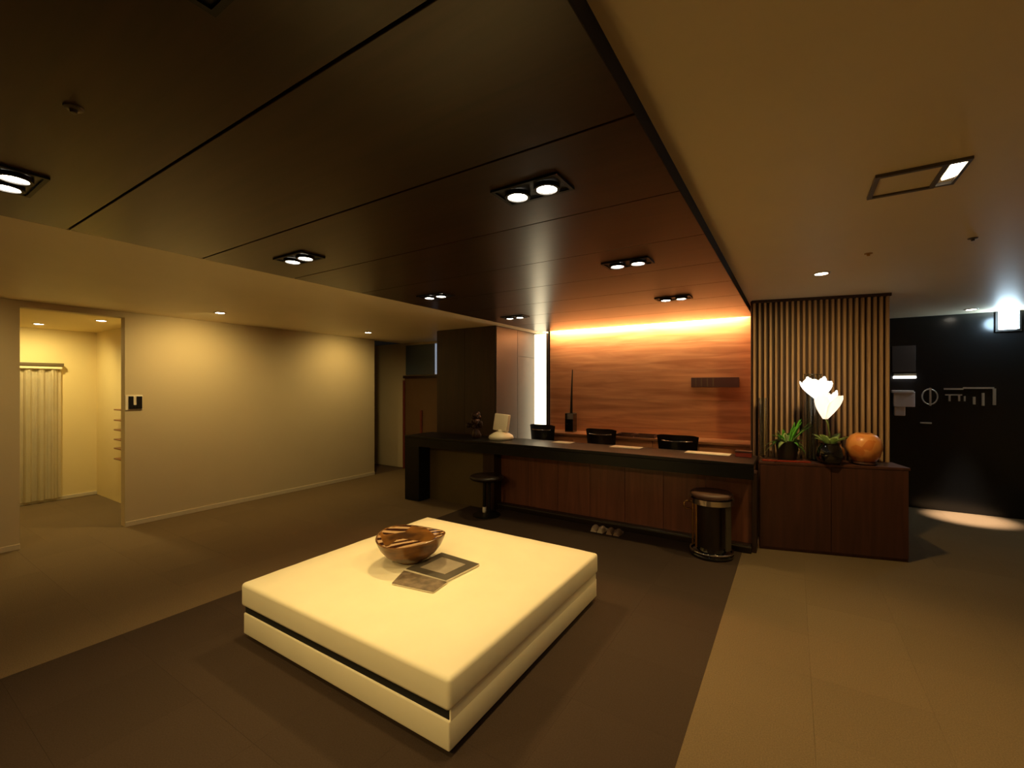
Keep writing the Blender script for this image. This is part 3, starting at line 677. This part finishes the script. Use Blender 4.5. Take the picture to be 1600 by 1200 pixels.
po = bpy.data.objects.new('exit_glow', pl_); COL.objects.link(po); po.location = (pe.x, YW - .22, pe.z); po.parent = ex
# spot on the floor in front of the black wall
dl = downlight(1.78, 7.36, ZR, 'small round downlight close to the black wall', 1250, 22, color=(1, .80, .64), tgt=(1.8, 7.5, 0))
# ---------------------------------------------------------------- ceiling fittings
vc = [pz(*p, ZR) for p in ((1360, 296), (1458, 285), (1470, 246), (1385, 260))]
vt = thing('ceiling_vent', 'rectangular framed ceiling grille with a bright end on the pale ceiling', 'vent', (0, 0, 0))
x0, x1, y0, y1 = .30, .54, 2.47, 2.74
fr = bmesh.new()
for q in ((x0, x1, y0, y0 + .018), (x0, x1, y1 - .018, y1), (x0, x0 + .018, y0 + .018, y1 - .018), (x1 - .018, x1, y0 + .018, y1 - .018)): box(fr, *q, ZR - .014, ZR)
obj('frame', fr, M['grey_panel'], vt)
obj('panel', B(x0 + .018, x1 - .018, y0 + .018, y1 - .018, ZR - .005, ZR), M['white_ceiling'], vt)
obj('lamp_lens', prism([(x1 + .012, y0 + .05), (x1 + .05, y0 + .03), (x1 + .05, y1 - .09), (x1 + .012, y1 - .07)], ZR - .008, ZR), M['lamp_soft'], vt)
spot('vent_beam', (x1 + .03, (y0 + y1) / 2, ZR - .03), (.30, 3.1, 0), 95, 72, vt, 0.9)
fr = bmesh.new()
for q in ((x1, x1 + .066, y0, y0 + .02), (x1, x1 + .066, y1 - .02, y1), (x1 + .054, x1 + .066, y0 + .02, y1 - .02)): box(fr, *q, ZR - .012, ZR)
obj('lamp_frame', fr, M['grey_panel'], vt)
def sprinkler(u, v, z, m, label, cat='detector'):
    p = pz(u, v, z); t = thing('ceiling_detector', label, cat, p); t.scale = (.7, .7, .7)
    obj('rose', lathe([(0, 0), (.035, 0), (.033, -.006), (.015, -.01), (0, -.01)], seg=20), m, t, smooth=True, auto=40)
    obj('sensor', lathe([(0, -.01), (.014, -.01), (.012, -.024), (0, -.026)], seg=16), m, t, smooth=True, auto=40)
sprinkler(1357, 396, ZR, M['yellow_dot'], 'yellowish round detector on the pale ceiling near the slat screen')
sprinkler(1520, 372, ZR, M['grey_metal'], 'grey round detector on the pale ceiling at the far right')
sprinkler(115, 168, ZD, M['grey_metal'], 'small grey sprinkler on the dark ceiling at the left')
# ---------------------------------------------------------------- wall device, corridor things
wd_ = thing('wall_switch', 'small black and white wall device beside the doorway', 'switch', (XW, 1.955, 1.33))
obj('back_plate', B(0, .012, -.085, .075, 0, .17, bev=.003), M['white_plastic'], wd_)
obj('black_pad', B(.012, .022, -.055, -.012, .012, .16, bev=.003), M['black_leather'], wd_)
obj('black_pad', B(.012, .022, .018, .068, .012, .16, bev=.003), M['black_leather'], wd_)
obj('black_pad', B(.012, .022, -.012, .018, .012, .06, bev=.003), M['black_leather'], wd_)
XE = -8.75
cu = thing('curtain', 'cream curtain hanging from a dark rail in the corridor', 'curtain', (XE, 1.55, 0))
cb = bmesh.new(); n = 60; lo = []; hi = []
for i in range(n + 1):
    y_ = -.42 + .70 * i / n; xx = .05 + .022 * math.sin(i * .62) + .008 * math.sin(i * 1.7)
    lo.append(cb.verts.new((xx, y_, .04))); hi.append(cb.verts.new((xx * .8 + .01, y_, 1.86)))
for i in range(n): cb.faces.new((lo[i], lo[i + 1], hi[i + 1], hi[i]))
bmesh.ops.solidify(cb, geom=list(cb.faces), thickness=.004); bmesh.ops.recalc_face_normals(cb, faces=cb.faces); obj('cloth', cb, M['curtain'], cu)
obj('rail', B(0, .10, -.45, .30, 1.885, 1.925, bev=.004), M['olive_panel'], cu)
obj('valance', B(.0, .085, -.44, .285, 1.845, 1.884, bev=.004), M['curtain'], cu)
rk = thing('wall_rack', 'pale wall rack with thin shelves just inside the doorway', 'rack', (-7.6, 2.22, 0))
obj('back_board', B(-.12, .34, -.014, 0, .55, 1.55, bev=.002), M['cream_wall'], rk)
for z_ in (.62, .76, .88, 1.01, 1.14, 1.28): obj('rack_shelf', B(-.12, .34, -.09, -.014, z_, z_ + .018, bev=.002), M['ledge_wood'], rk)
